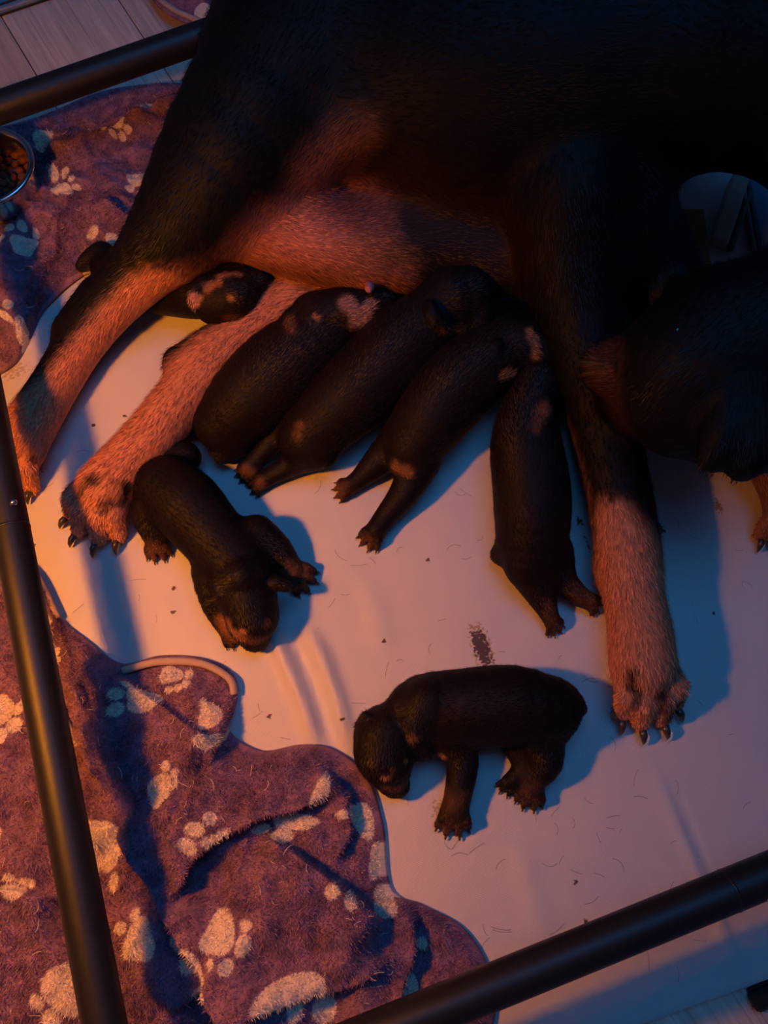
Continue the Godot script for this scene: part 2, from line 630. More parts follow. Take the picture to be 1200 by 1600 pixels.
var mat_axis_u := Vector3.ZERO       # along the lower rail
var mat_axis_v := Vector3.ZERO
func build_mat():
	var c0 := P(1015, 1598, 0)       # two points of the mat's edge below the lower rail
	var c1 := P(1200, 1532, 0)
	mat_axis_u = (c1 - c0).normalized()
	mat_axis_v = Vector3(mat_axis_u.z, 0, -mat_axis_u.x)      # towards the dog
	if mat_axis_v.z > 0: mat_axis_v = -mat_axis_v
	var origin := c0 - mat_axis_u * 1.02
	var wu := 1.75
	var wv := 1.34
	var nu := 240
	var nv := 190
	# dirt and stains, drawn where the photograph shows them
	var size := 2048
	var im := Image.create(size, size, false, Image.FORMAT_RGB8)
	im.fill(lin(0.72, 0.7, 0.69))
	var to_px := func(px: float, py: float) -> Vector2:
		var d := P(px, py, 0) - origin
		return Vector2(d.dot(mat_axis_u) / wu, d.dot(mat_axis_v) / wv) * size
	var grime := FastNoiseLite.new()
	grime.seed = 31
	grime.frequency = 0.06
	grime.fractal_octaves = 2
	var blot := func(px: float, py: float, rx: float, ry: float, col: Color, cut: float, strength: float):
		var c: Vector2 = to_px.call(px, py)
		var w := rx * 1.0
		var h := ry * 1.3
		for yy in range(int(c.y - h) - 2, int(c.y + h) + 3):
			for xx in range(int(c.x - w) - 2, int(c.x + w) + 3):
				if xx < 0 or yy < 0 or xx >= size or yy >= size: continue
				var e := Vector2((xx - c.x) / w, (yy - c.y) / h).length()
				var g := grime.get_noise_2d(xx * 2.0, yy * 2.0) * 0.8
				var f := clampf((1.0 - e + g - cut) * 3.0, 0.0, 1.0) * strength
				if f > 0.0: im.set_pixel(xx, yy, im.get_pixel(xx, yy).lerp(col, f))
	var yellow := lin(0.42, 0.25, 0.08)
	var brown := lin(0.09, 0.05, 0.025)
	blot.call(752, 1008, 14, 34, yellow, -0.1, 0.7)
	blot.call(752, 1012, 10, 26, brown, -0.25, 0.92)
	blot.call(1122, 792, 8, 14, lin(0.3, 0.2, 0.12), 0.15, 0.8)
	blot.call(905, 815, 9, 9, brown, 0.3, 0.95)
	blot.call(1032, 828, 8, 12, brown, 0.3, 0.95)
	blot.call(918, 850, 5, 24, lin(0.2, 0.15, 0.12), 0.5, 0.8)
	blot.call(940, 860, 8, 40, brown, 0.55, 0.8)
	blot.call(690, 1262, 22, 16, lin(0.4, 0.24, 0.12), 0.35, 0.6)
	blot.call(60, 735, 16, 16, lin(0.3, 0.2, 0.12), 0.45, 0.7)
	blot.call(30, 745, 14, 10, lin(0.3, 0.2, 0.12), 0.5, 0.7)
	blot.call(20, 580, 40, 26, lin(0.35, 0.24, 0.14), 0.5, 0.5)
	for s in [[600, 1003], [632, 1093], [145, 665], [195, 650], [270, 957], [52, 852], [270, 920], [1115, 960], [860, 905], [770, 1123], [900, 1380], [915, 1440], [810, 1060], [535, 1124], [420, 1120], [668, 875]]:
		blot.call(s[0] + 0.0, s[1] + 0.0, 4.0, 3.5, brown, 0.1, 0.95)
	var m := mat(Color.WHITE, 0.5, 0.45)
	m.albedo_texture = ImageTexture.create_from_image(im)
	# the fine woven grain pressed into the vinyl
	var tile := Image.create(64, 64, false, Image.FORMAT_L8)
	for y in 64: for x in 64:
		var w := 0.5 + 0.25 * sin(TAU * (x + y) / 4.0) + 0.25 * sin(TAU * (x - y) / 8.0)
		tile.set_pixel(x, y, Color(w, w, w))
	var weave := Image.create(size, size, false, Image.FORMAT_L8)
	for ty in size / 64: for tx in size / 64:
		weave.blit_rect(tile, Rect2i(0, 0, 64, 64), Vector2i(tx * 64, ty * 64))
	m.heightmap_enabled = true
	m.heightmap_scale = 0.02
	m.heightmap_texture = ImageTexture.create_from_image(weave)
	# creases: [height, half width, points]
	var creases := [
		[0.013, 0.012, [P(395, 950, 0), P(440, 1020, 0), P(478, 1110, 0), P(500, 1185, 0)]],
		[-0.007, 0.007, [P(430, 955, 0), P(468, 1020, 0), P(500, 1100, 0), P(522, 1185, 0)]],
		[0.012, 0.012, [P(470, 960, 0), P(500, 1020, 0), P(530, 1100, 0), P(545, 1170, 0)]],
		[0.005, 0.014, [P(1010, 1170, 0), P(1060, 1290, 0), P(1110, 1400, 0), P(1150, 1500, 0), P(1170, 1570, 0)]],
		[-0.004, 0.006, [P(1022, 1160, 0), P(1072, 1286, 0), P(1122, 1400, 0), P(1164, 1500, 0), P(1182, 1566, 0)]],
		[0.003, 0.02, [P(560, 880, 0), P(590, 960, 0), P(600, 1040, 0)]],
		[0.003, 0.02, [P(800, 1300, 0), P(830, 1390, 0), P(850, 1480, 0)]],
	]
	var v := PackedVector3Array()
	var uv := PackedVector2Array()
	var wavy := FastNoiseLite.new()
	wavy.seed = 5
	wavy.frequency = 4.0
	for r in nv + 5:
		for c in nu + 5:
			var fu := clampf((c - 2.0) / nu, 0.0, 1.0)
			var fv := clampf((r - 2.0) / nv, 0.0, 1.0)
			var p := origin + mat_axis_u * (fu * wu) + mat_axis_v * (fv * wv)
			var y := wavy.get_noise_2d(p.x, p.z) * 0.0012
			for cr in creases:
				var pts: Array = cr[2]
				var best := 1e9
				var along := 0.0
				for i in pts.size() - 1:
					var A: Vector3 = pts[i]
					var B: Vector3 = pts[i + 1]
					var t := clampf((p - A).dot(B - A) / (B - A).length_squared(), 0.0, 1.0)
					var d := p.distance_to(A.lerp(B, t))
					if d < best:
						best = d
						along = (i + t) / (pts.size() - 1.0)
				if best < cr[1] * 2.5:
					y += cr[0] * exp(-best * best / (cr[1] * cr[1] * 0.6)) * smoothstep(0.0, 0.35, along) * (1.0 - smoothstep(0.72, 1.0, along) * 0.8)
			var edge := minf(minf(fu, 1.0 - fu) * wu, minf(fv, 1.0 - fv) * wv)
			if edge < 0.03: y = lerpf(-0.003, y, edge / 0.03)
			if r == 0 or c == 0 or r == nv + 4 or c == nu + 4: y = FLOOR_Y
			elif r == 1 or c == 1 or r == nv + 3 or c == nu + 3: y = -0.006
			v.append(Vector3(p.x, y, p.z))
			uv.append(Vector2(fu, fv))
	var o := part("whelping_mat", mesh_of(v, grid_index(nv + 5, nu + 5, false, false), uv), m)
	tag(o, "large white vinyl mat with creases and small dirt specks under the dogs", "mat")

func build_frame():
	var f := thing("pen_frame", "black metal tube frame around the white mat, standing on posts", "frame")
	var tl := P(-100, 203, RAIL_H)
	var bl := P(196, 1775, RAIL_H)
	var far_r := tl + (P(330, 62, RAIL_H) - P(0, 178, RAIL_H)).normalized() * 1.55
	var near_r := bl + (P(1175, 1390, RAIL_H) - P(640, 1608, RAIL_H)).normalized() * 1.35
	var rad := 0.0205
	var make := func(A: Vector3, B: Vector3, seams: Array):
		var d := (B - A).normalized()
		var o := part("rail", tube([A, A + d * 0.002, B - d * 0.002, B], [rad * 0.9, rad, rad, rad * 0.9], 40), M.rail, f)
		for s in seams:
			var c: Vector3 = A + d * (s[0] - A).dot(d)
			part("sleeve", tube([c - d * 0.0016, c - d * 0.0008, c + d * 0.0008, c + d * 0.0016], [rad, rad * 1.022, rad * 1.022, rad], 40), M.joint, o)
			var q: Vector3 = A + d * (s[1] - A).dot(d)
			var toward: Vector3 = (s[1] - q).normalized()
			var st := part("stud", tube([q + toward * rad * 0.95, q + toward * (rad + 0.0015), q + toward * (rad + 0.0035), q + toward * (rad + 0.0042)], [0.0042, 0.0042, 0.003, 0.0008], 14), M.steel, o)
	make.call(tl, bl, [[P(12, 828, RAIL_H), P(19, 788, RAIL_H + 0.012)]])
	make.call(bl, near_r, [[P(1145, 1402, RAIL_H), P(1200, 1398, RAIL_H + 0.012)]])
	make.call(tl, far_r, [])
	make.call(far_r, near_r, [])
	for c in [tl, bl, far_r, near_r]:
		part("post", tube([Vector3(c.x, FLOOR_Y, c.z), Vector3(c.x, c.y, c.z), Vector3(c.x, c.y + 0.026, c.z), Vector3(c.x, c.y + 0.03, c.z)], [rad * 1.1, rad * 1.1, rad * 1.1, rad * 0.8], 28), M.rail, f)

# ------------------------------------------------------------------ blankets
# outline in pixels, centre in pixels, folds [height, high-side reach, low-side reach, points (high side on the left when walking)], spots of print
func blanket(called: String, label: String, outline: Array, centre: Vector2, folds: Array, spots: Array, thick: float, hem_runs: Array, seed_: int, group: String, fibres: int, na := 420, nr := 130):
	var rim := []
	var n := outline.size()
	var turn := 0.0
	for i in n: turn += outline[i][0] * outline[(i + 1) % n][1] - outline[(i + 1) % n][0] * outline[i][1]
	if turn < 0.0: outline.reverse()                       # always clockwise as seen from above
	for i in n:                                            # Catmull-Rom through the outline
		for s in 12:
			var q := Vector2(outline[i][0], outline[i][1]).cubic_interpolate(Vector2(outline[(i + 1) % n][0], outline[(i + 1) % n][1]), Vector2(outline[(i - 1 + n) % n][0], outline[(i - 1 + n) % n][1]), Vector2(outline[(i + 2) % n][0], outline[(i + 2) % n][1]), s / 12.0)
			rim.append(P(q.x, q.y, 0.012))
	# even spacing round the rim
	var total := 0.0
	var acc := [0.0]
	for i in rim.size():
		total += rim[i].distance_to(rim[(i + 1) % rim.size()])
		acc.append(total)
	var ring := []
	var seg := 0
	for i in na:
		var want := total * i / na
		while acc[seg + 1] < want: seg += 1
		ring.append(rim[seg].lerp(rim[(seg + 1) % rim.size()], (want - acc[seg]) / maxf(acc[seg + 1] - acc[seg], 1e-6)))
	var mid := P(centre.x, centre.y, 0.012)
	var lo := Vector3.INF
	var hi := -Vector3.INF
	for p in ring:
		lo = lo.min(p)
		hi = hi.max(p)
	var span := Vector2(hi.x - lo.x, hi.z - lo.z) + Vector2(0.06, 0.06)
	lo -= Vector3(0.03, 0, 0.03)
	var wave := FastNoiseLite.new()
	wave.seed = seed_
	wave.frequency = 7.0
	wave.fractal_octaves = 3
	var fl := []
	for f in folds:
		var pts := []
		for q in f[3]:
			var w := P(q[0], q[1], 0.03)
			pts.append(Vector2(w.x, w.z))
		fl.append([f[0], f[1], f[2], pts])
	var v := PackedVector3Array()
	var uv := PackedVector2Array()
	for r in nr + 1:
		for i in na:
			var rp: Vector3 = ring[i]
			var t := maxf(0.0, (r - 4.0) / (nr - 4.0))
			var p := rp.lerp(mid, pow(t, 0.9))
			var inward := rp.distance_to(p)
			var lift := 1.0 - exp(-inward / 0.03)
			var y := thick * (0.35 + 0.65 * lift) + wave.get_noise_2d(p.x, p.z) * 0.03 * lift + wave.get_noise_2d(p.x * 3.1 + 9.0, p.z * 3.1) * 0.009 * lift
			var shift := Vector2.ZERO
			for f in fl:
				var pts: Array = f[3]
				var best := 1e9
				var sd := 0.0
				var along := 0.0
				var nrm := Vector2.ZERO
				var pp := Vector2(p.x, p.z)
				for k in pts.size() - 1:
					var A: Vector2 = pts[k]
					var B: Vector2 = pts[k + 1]
					var u := clampf((pp - A).dot(B - A) / (B - A).length_squared(), 0.0, 1.0)
					var d := pp.distance_to(A.lerp(B, u))
					if d < best:
						best = d
						var dd := (B - A).normalized()
						nrm = Vector2(dd.y, -dd.x)             # the left of the walk, seen from above
						sd = (pp - A.lerp(B, u)).dot(nrm)
						along = (k + u) / (pts.size() - 1.0)
				if best > maxf(f[1], f[2]) * 4.0: continue
				var ends := smoothstep(0.0, 0.16, along) * (1.0 - smoothstep(0.84, 1.0, along))
				var g: float = 0.0
				if sd > 0.0: g = f[0] * exp(-best / f[1]) * smoothstep(0.0, 0.012, sd)
				else: g = -f[0] * 0.35 * exp(-best / f[2])
				y += g * ends
				if g > 0.0: shift -= nrm * g * ends * 0.5         # the upper layer hangs over the lower one
			y = maxf(y, 0.004)
			if r < 5: y = lerpf(0.0015, thick * 0.35, [0.0, 0.0, 0.4, 0.8, 1.0][r])
			var out: float = [-0.004, 0.004, 0.009, 0.006, 0.0][mini(r, 4)]
			var od := (rp - mid).normalized()
			v.append(Vector3(p.x + shift.x * lift + od.x * out, y, p.z + shift.y * lift + od.z * out))
			uv.append(Vector2((p.x - lo.x) / span.x, (p.z - lo.z) / span.y))
	# the print: cream blobs and paw pads on mauve-brown fleece
	var size := 1400
	var im := Image.create(size, size, false, Image.FORMAT_RGB8)
	var pile := FastNoiseLite.new()
	pile.seed = seed_ + 3
	pile.frequency = 0.02
	var base := Vector3(0.26, 0.145, 0.235)
	for y in size / 2: for x in size / 2:
		var g := 1.0 + 0.5 * pile.get_noise_2d(x * 1.6, y * 1.6) + 0.34 * pile.get_noise_2d(x * 22.0, y * 9.0)
		var c := lin(base.x * g, base.y * g, base.z * g)
		im.fill_rect(Rect2i(x * 2, y * 2, 2, 2), c)
	for s in spots:
		var w := P(s[0], s[1], 0.035)
		var k := mm(s[1], 0.035)
		var c := Vector2((w.x - lo.x) / span.x, (w.z - lo.z) / span.y) * size
		var rx: float = s[2] * k / span.x * size
		var ry: float = s[3] * k / span.y * size
		var an: float = deg_to_rad(s[4])
		var mr := maxf(rx, ry) * 1.25 + 2.0
		for yy in range(int(c.y - mr), int(c.y + mr) + 1):
			for xx in range(int(c.x - mr), int(c.x + mr) + 1):
				if xx < 0 or yy < 0 or xx >= size or yy >= size: continue
				var q := Vector2(xx - c.x, yy - c.y).rotated(-an)
				var e := Vector2(q.x / rx, q.y / ry)
				var dist := e.length()
				if s.size() > 5: dist = pow(pow(absf(e.x), 2.6) + pow(absf(e.y), 2.6), 1.0 / 2.6) * (1.0 + 0.12 * sin(3.0 * e.angle() + s[0]))   # pads are squarish and lobed
				var f := clampf((1.0 - dist) * minf(rx, ry) * 0.5 + pile.get_noise_2d(xx * 40.0, yy * 14.0) * 1.6 + 0.5, 0.0, 1.0)
				if f > 0.0:
					var g := 1.0 + 0.25 * pile.get_noise_2d(xx * 12.0, yy * 12.0)
					im.set_pixel(xx, yy, im.get_pixel(xx, yy).lerp(lin(0.8 * g, 0.7 * g, 0.58 * g), f))
	var m := mat(Color.WHITE, 0.95, 0.15)
	m.albedo_texture = ImageTexture.create_from_image(im)
	m.rim_enabled = true
	m.rim = 0.25
	m.rim_tint = 0.6
	var root := thing(called, label, "blanket", Vector3.ZERO, group)
	var idx := grid_index(nr + 1, na, true, false)
	var o := part("fleece", mesh_of(v, idx, uv), m, root)
	# rounded pale hem where the edge shows
	for h in hem_runs:
		var pts := []
		var rads := []
		for q in range(h.size()):
			pts.append(P(h[q][0], h[q][1], h[q][2]))
			rads.append(0.0045)
		var smooth := []
		var sr := []
		for q in pts.size() - 1:
			for s in 6:
				smooth.append(pts[q].cubic_interpolate(pts[q + 1], pts[maxi(q - 1, 0)], pts[mini(q + 2, pts.size() - 1)], s / 6.0))
				sr.append(0.0048)
		smooth.append(pts[-1])
		sr.append(0.0048)
		tag(part("hem", tube(smooth, sr, 10), M.hem, root), "pale rounded hem")
	# pile: short fibres that take the colour of the print beneath them
	var buf := PackedFloat32Array()
	var cnt := 0
	for q in fibres:
		var row := 4 + int((nr - 5) * (1.0 - sqrt(rng.randf())))
		var t := (row * na + rng.randi() % na) * 2 + rng.randi() % 2
		var i0 := idx[t * 3]
		var i1 := idx[t * 3 + 1]
		var i2 := idx[t * 3 + 2]
		var f1 := rng.randf() * 0.6
		var f2 := rng.randf() * 0.4
		var p := v[i0] * (1.0 - f1 - f2) + v[i1] * f1 + v[i2] * f2
		var nn := (v[i2] - v[i0]).cross(v[i1] - v[i0]).normalized()
		if nn.y < 0.0: continue
		var u := uv[i0] * (1.0 - f1 - f2) + uv[i1] * f1 + uv[i2] * f2
		var c := im.get_pixel(clampi(int(u.x * size), 0, size - 1), clampi(int(u.y * size), 0, size - 1)).srgb_to_linear()
		var d := (Vector3(rng.randf_range(-0.8, 0.8), rng.randf_range(-0.2, 0.4), rng.randf_range(-0.4, 1.2)) + nn * 0.4).normalized()
		var s := d.cross(nn).normalized()
		var up := s.cross(d)
		var L := rng.randf_range(0.0028, 0.0062)
		var w := 0.0007
		var g := rng.randf_range(0.6, 1.6)
		buf.append_array([s.x * w, up.x * L, d.x * L, p.x, s.y * w, up.y * L, d.y * L, p.y, s.z * w, up.z * L, d.z * L, p.z, c.r * g, c.g * g, c.b * g, 1.0])
		cnt += 1
	var mmesh := MultiMesh.new()
	mmesh.transform_format = MultiMesh.TRANSFORM_3D
	mmesh.use_colors = true
	mmesh.mesh = hair_mesh
	mmesh.instance_count = cnt
	mmesh.buffer = buf
	var fo := MultiMeshInstance3D.new()
	fo.name = "pile"
	fo.multimesh = mmesh
	fo.material_override = M.pile
	fo.set_meta("kind", "stuff")
	root.add_child(fo, true)
	# pale shed hairs caught in the fleece
	var st := SurfaceTool.new()
	st.begin(Mesh.PRIMITIVE_TRIANGLES)
	for q in fibres / 1100:
		var k := (8 + rng.randi() % (nr / 2)) * na + rng.randi() % na
		var p := v[k] + Vector3(0, 0.003, 0)
		var a := rng.randf() * TAU
		var L := rng.randf_range(0.005, 0.016)
		var bend := rng.randf_range(-2.0, 2.0)
		var pts := []
		var rr := []
		for s in 6:
			pts.append(p)
			rr.append(0.00035 if s < 5 else 0.0001)
			p += Vector3(cos(a), rng.randf_range(-0.05, 0.12), sin(a)) * L / 5.0
			a += bend / 5.0
		st.append_from(tube(pts, rr, 5), 0, Transform3D.IDENTITY)
	var lo_hair := part("shed_hair", st.commit(), M.pale_hair, root)
	lo_hair.set_meta("kind", "stuff")

func build_blankets():
	M.pile = mat(Color.WHITE, 0.9, 0.1)
	M.pile.vertex_color_use_as_albedo = true
	M.hem = mat(lin(0.55, 0.42, 0.36), 0.95, 0.1)
	M.pale_hair = mat(lin(0.75, 0.68, 0.58), 0.6, 0.3)
	# the crumpled one by the left rail
	var spots := [[-8, 1112, 20, 26, 10, 1], [20, 1132, 12, 12, 0], [24, 1105, 9, 12, 10], [2, 1150, 12, 12, 0],
		[262, 1052, 17, 13, 0, 1], [258, 1075, 7, 6, 0], [273, 1073, 7, 6, 0], [286, 1066, 7, 7, 0], [289, 1051, 7, 8, 0],
		[219, 1097, 25, 19, 0, 1], [180, 1088, 13, 10, 0], [180, 1112, 14, 11, 0], [196, 1073, 11, 5, 30],
		[247, 1234, 19, 22, 10, 1], [260, 1200, 8, 8, 0], [273, 1210, 6, 8, 30], [272, 1225, 5, 8, 20], [263, 1241, 5, 8, 20],
		[325, 1118, 18, 20, 0, 1], [314, 1097, 5, 8, 0],
		[345, 1288, 22, 9, -30, 1], [305, 1300, 14, 10, 0], [317, 1278, 13, 9, 0], [337, 1263, 10, 8, 0],
		[156, 1320, 24, 38, -20, 1], [140, 1360, 9, 14, 0], [170, 1382, 8, 15, 0],
		[217, 1468, 24, 28, 0, 1], [184, 1451, 10, 10, 0], [205, 1432, 8, 10, 0],
		[362, 1432, 23, 24, 12, 1], [400, 1422, 9, 7, 20], [398, 1447, 11, 13, 0], [379, 1470, 9, 9, 0], [357, 1466, 7, 6, 30],
		[322, 1490, 26, 34, -35, 1], [281, 1466, 14, 15, 0], [290, 1502, 13, 11, 0], [313, 1545, 24, 14, -35],
		[467, 1520, 46, 22, 0, 1], [465, 1566, 10, 18, 0], [503, 1577, 17, 22, 0],
		[108, 1540, 36, 38, 0, 1], [55, 1566, 15, 13, 0], [78, 1592, 16, 14, 0],
		[40, 1378, 17, 7, 15, 1], [15, 1370, 10, 7, 0], [12, 1390, 14, 9, -20], [27, 1399, 18, 11, -25],
		[458, 1280, 34, 11, 8, 1], [443, 1302, 18, 10, 0], [410, 1292, 15, 7, -15],
		[565, 1282, 17, 28, -25, 1], [530, 1272, 10, 7, 0], [500, 1232, 12, 24, 25, 1], [326, 1160, 22, 10, -30, 1],
		[600, 1412, 16, 22, -20, 1], [640, 1550, 15, 17, 0], [545, 1402, 11, 13, 0], [517, 1388, 12, 10, 0], [588, 1350, 12, 26, 0, 1],
		[66, 1004, 7, 7, 0], [77, 1014, 8, 7, -20], [78, 1028, 7, 7, 0], [74, 1046, 6, 8, 0], [62, 966, 12, 9, 0],
		[-40, 1300, 30, 26, 0, 1], [-60, 1480, 26, 30, 0, 1], [250, 1660, 40, 30, 0, 1], [420, 1680, 30, 30, 0, 1], [660, 1480, 10, 10, 0]]
	var folds := [
		[0.02, 0.06, 0.03, [[352, 1156], [290, 1125], [235, 1085], [175, 1040]]],
		[0.012, 0.05, 0.045, [[172, 1240], [160, 1180], [150, 1120], [128, 1050]]],
		[0.034, 0.1, 0.05, [[176, 1270], [196, 1320], [235, 1370], [300, 1460], [365, 1540], [480, 1650]]],
		[0.036, 0.035, 0.02, [[292, 1400], [312, 1335], [352, 1300], [420, 1268], [540, 1250]]],
		[0.028, 0.04, 0.03, [[615, 1450], [540, 1376], [480, 1330], [415, 1290]]],
		[0.022, 0.06, 0.02, [[310, 1520], [360, 1545], [440, 1550], [530, 1542], [610, 1500]]],
		[0.026, 0.05, 0.03, [[595, 1660], [625, 1560], [650, 1490], [650, 1420]]],
		[0.02, 0.035, 0.025, [[66, 1050], [90, 1120], [115, 1170], [160, 1240]]],
		[0.018, 0.04, 0.02, [[100, 1400], [40, 1385], [-30, 1380], [-80, 1390]]],
		[0.024, 0.03, 0.03, [[530, 1350], [556, 1300], [548, 1240], [500, 1190]]],
		[0.02, 0.045, 0.03, [[260, 1600], [300, 1560], [340, 1540], [420, 1560]]],
		[0.014, 0.03, 0.02, [[340, 1170], [310, 1215], [285, 1260], [262, 1310]]],
	]
	blanket("fleece_blanket", "crumpled mauve fleece blanket with cream paw prints heaped on the mat by the rail", [[32, 872], [62, 905], [92, 968], [140, 1010], [190, 1046], [250, 1034], [315, 1038], [360, 1062], [366, 1102], [352, 1150], [400, 1182], [460, 1172], [510, 1176], [562, 1216], [588, 1290], [600, 1388], [650, 1414], [712, 1448], [752, 1510], [760, 1600], [690, 1720], [480, 1790], [240, 1800], [20, 1700], [-150, 1560], [-190, 1300], [-120, 1050], [-40, 900]],
		Vector2(270, 1380), folds, spots, 0.03, [[[192, 1048, 0.016], [250, 1034, 0.018], [315, 1037, 0.018], [358, 1060, 0.016], [366, 1085, 0.012]], [[36, 878, 0.014], [60, 905, 0.016], [90, 966, 0.014]], [[78, 1090, 0.05], [100, 1125, 0.052], [122, 1165, 0.05]]], 11, "paw print blankets", 150000)
	# the one under the dog's hind quarters and the bowl
	var spots2 := [[183, 199, 18, 9, 0, 1], [168, 211, 5, 5, 0], [180, 214, 5, 6, -20], [192, 213, 5, 6, 10], [203, 206, 6, 5, 0],
		[98, 298, 23, 10, 35, 1], [84, 270, 8, 10, 0], [104, 273, 8, 11, 0], [117, 288, 7, 6, -20], [123, 299, 7, 4, 0],
		[214, 272, 19, 14, 10, 1], [200, 287, 7, 7, 0], [215, 295, 6, 7, 0],
		[31, 376, 19, 17, 0, 1], [10, 351, 9, 8, 0], [30, 348, 8, 9, -20], [49, 357, 6, 8, 0], [-2, 368, 6, 9, 0],
		[133, 388, 15, 20, 30, 1], [143, 361, 12, 6, -35], [171, 367, 10, 10, 0], [174, 384, 13, 8, -10],
		[63, 210, 16, 18, 0, 1], [232, 160, 20, 5, -25], [210, 170, 14, 4, -25],
		[10, 480, 8, 10, -20], [6, 497, 14, 5, 40], [26, 512, 9, 20, -10], [-30, 440, 20, 20, 0, 1], [-80, 380, 22, 20, 0, 1]]
	var folds2 := [
		[0.02, 0.04, 0.03, [[300, 130], [200, 190], [120, 235], [60, 275]]],
		[0.014, 0.03, 0.03, [[330, 330], [230, 345], [170, 320], [120, 330]]],
		[0.016, 0.05, 0.03, [[60, 520], [45, 470], [70, 420], [110, 370]]]]
	blanket("fleece_blanket", "mauve fleece paw print blanket spread under the mother dog's hind leg and the bowl", [[140, 150], [200, 136], [290, 132], [420, 160], [430, 260], [330, 360], [200, 392], [142, 412], [120, 424], [92, 448], [62, 482], [40, 530], [12, 566], [-60, 590], [-160, 540], [-200, 380], [-170, 260], [-60, 215], [40, 190], [90, 172]],
		Vector2(130, 310), folds2, spots2, 0.03, [], 23, "paw print blankets", 50000, 300, 90)
	# the corner of a third, outside the far rail
	blanket("fleece_blanket", "dark fleece blanket with a pale hem lying on the boards beyond the far rail", [[236, -40], [244, -8], [268, 14], [298, 28], [332, 42], [420, 60], [520, 20], [520, -120], [380, -160], [270, -120]],
		Vector2(390, -50), [], [[316, 6, 16, 14, 30, 1], [335, 16, 6, 7, 0], [333, 2, 6, 6, 0]], 0.03, [[[238, -30, 0.012], [246, -6, 0.012], [270, 14, 0.012], [300, 28, 0.012], [334, 41, 0.012]]], 37, "paw print blankets", 8000, 160, 40)

# ------------------------------------------------------------------ the mother
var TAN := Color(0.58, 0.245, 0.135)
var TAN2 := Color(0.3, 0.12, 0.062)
var COAT := Color(0.007, 0.0055, 0.005)
var SKIN := Color(0.55, 0.22, 0.185)

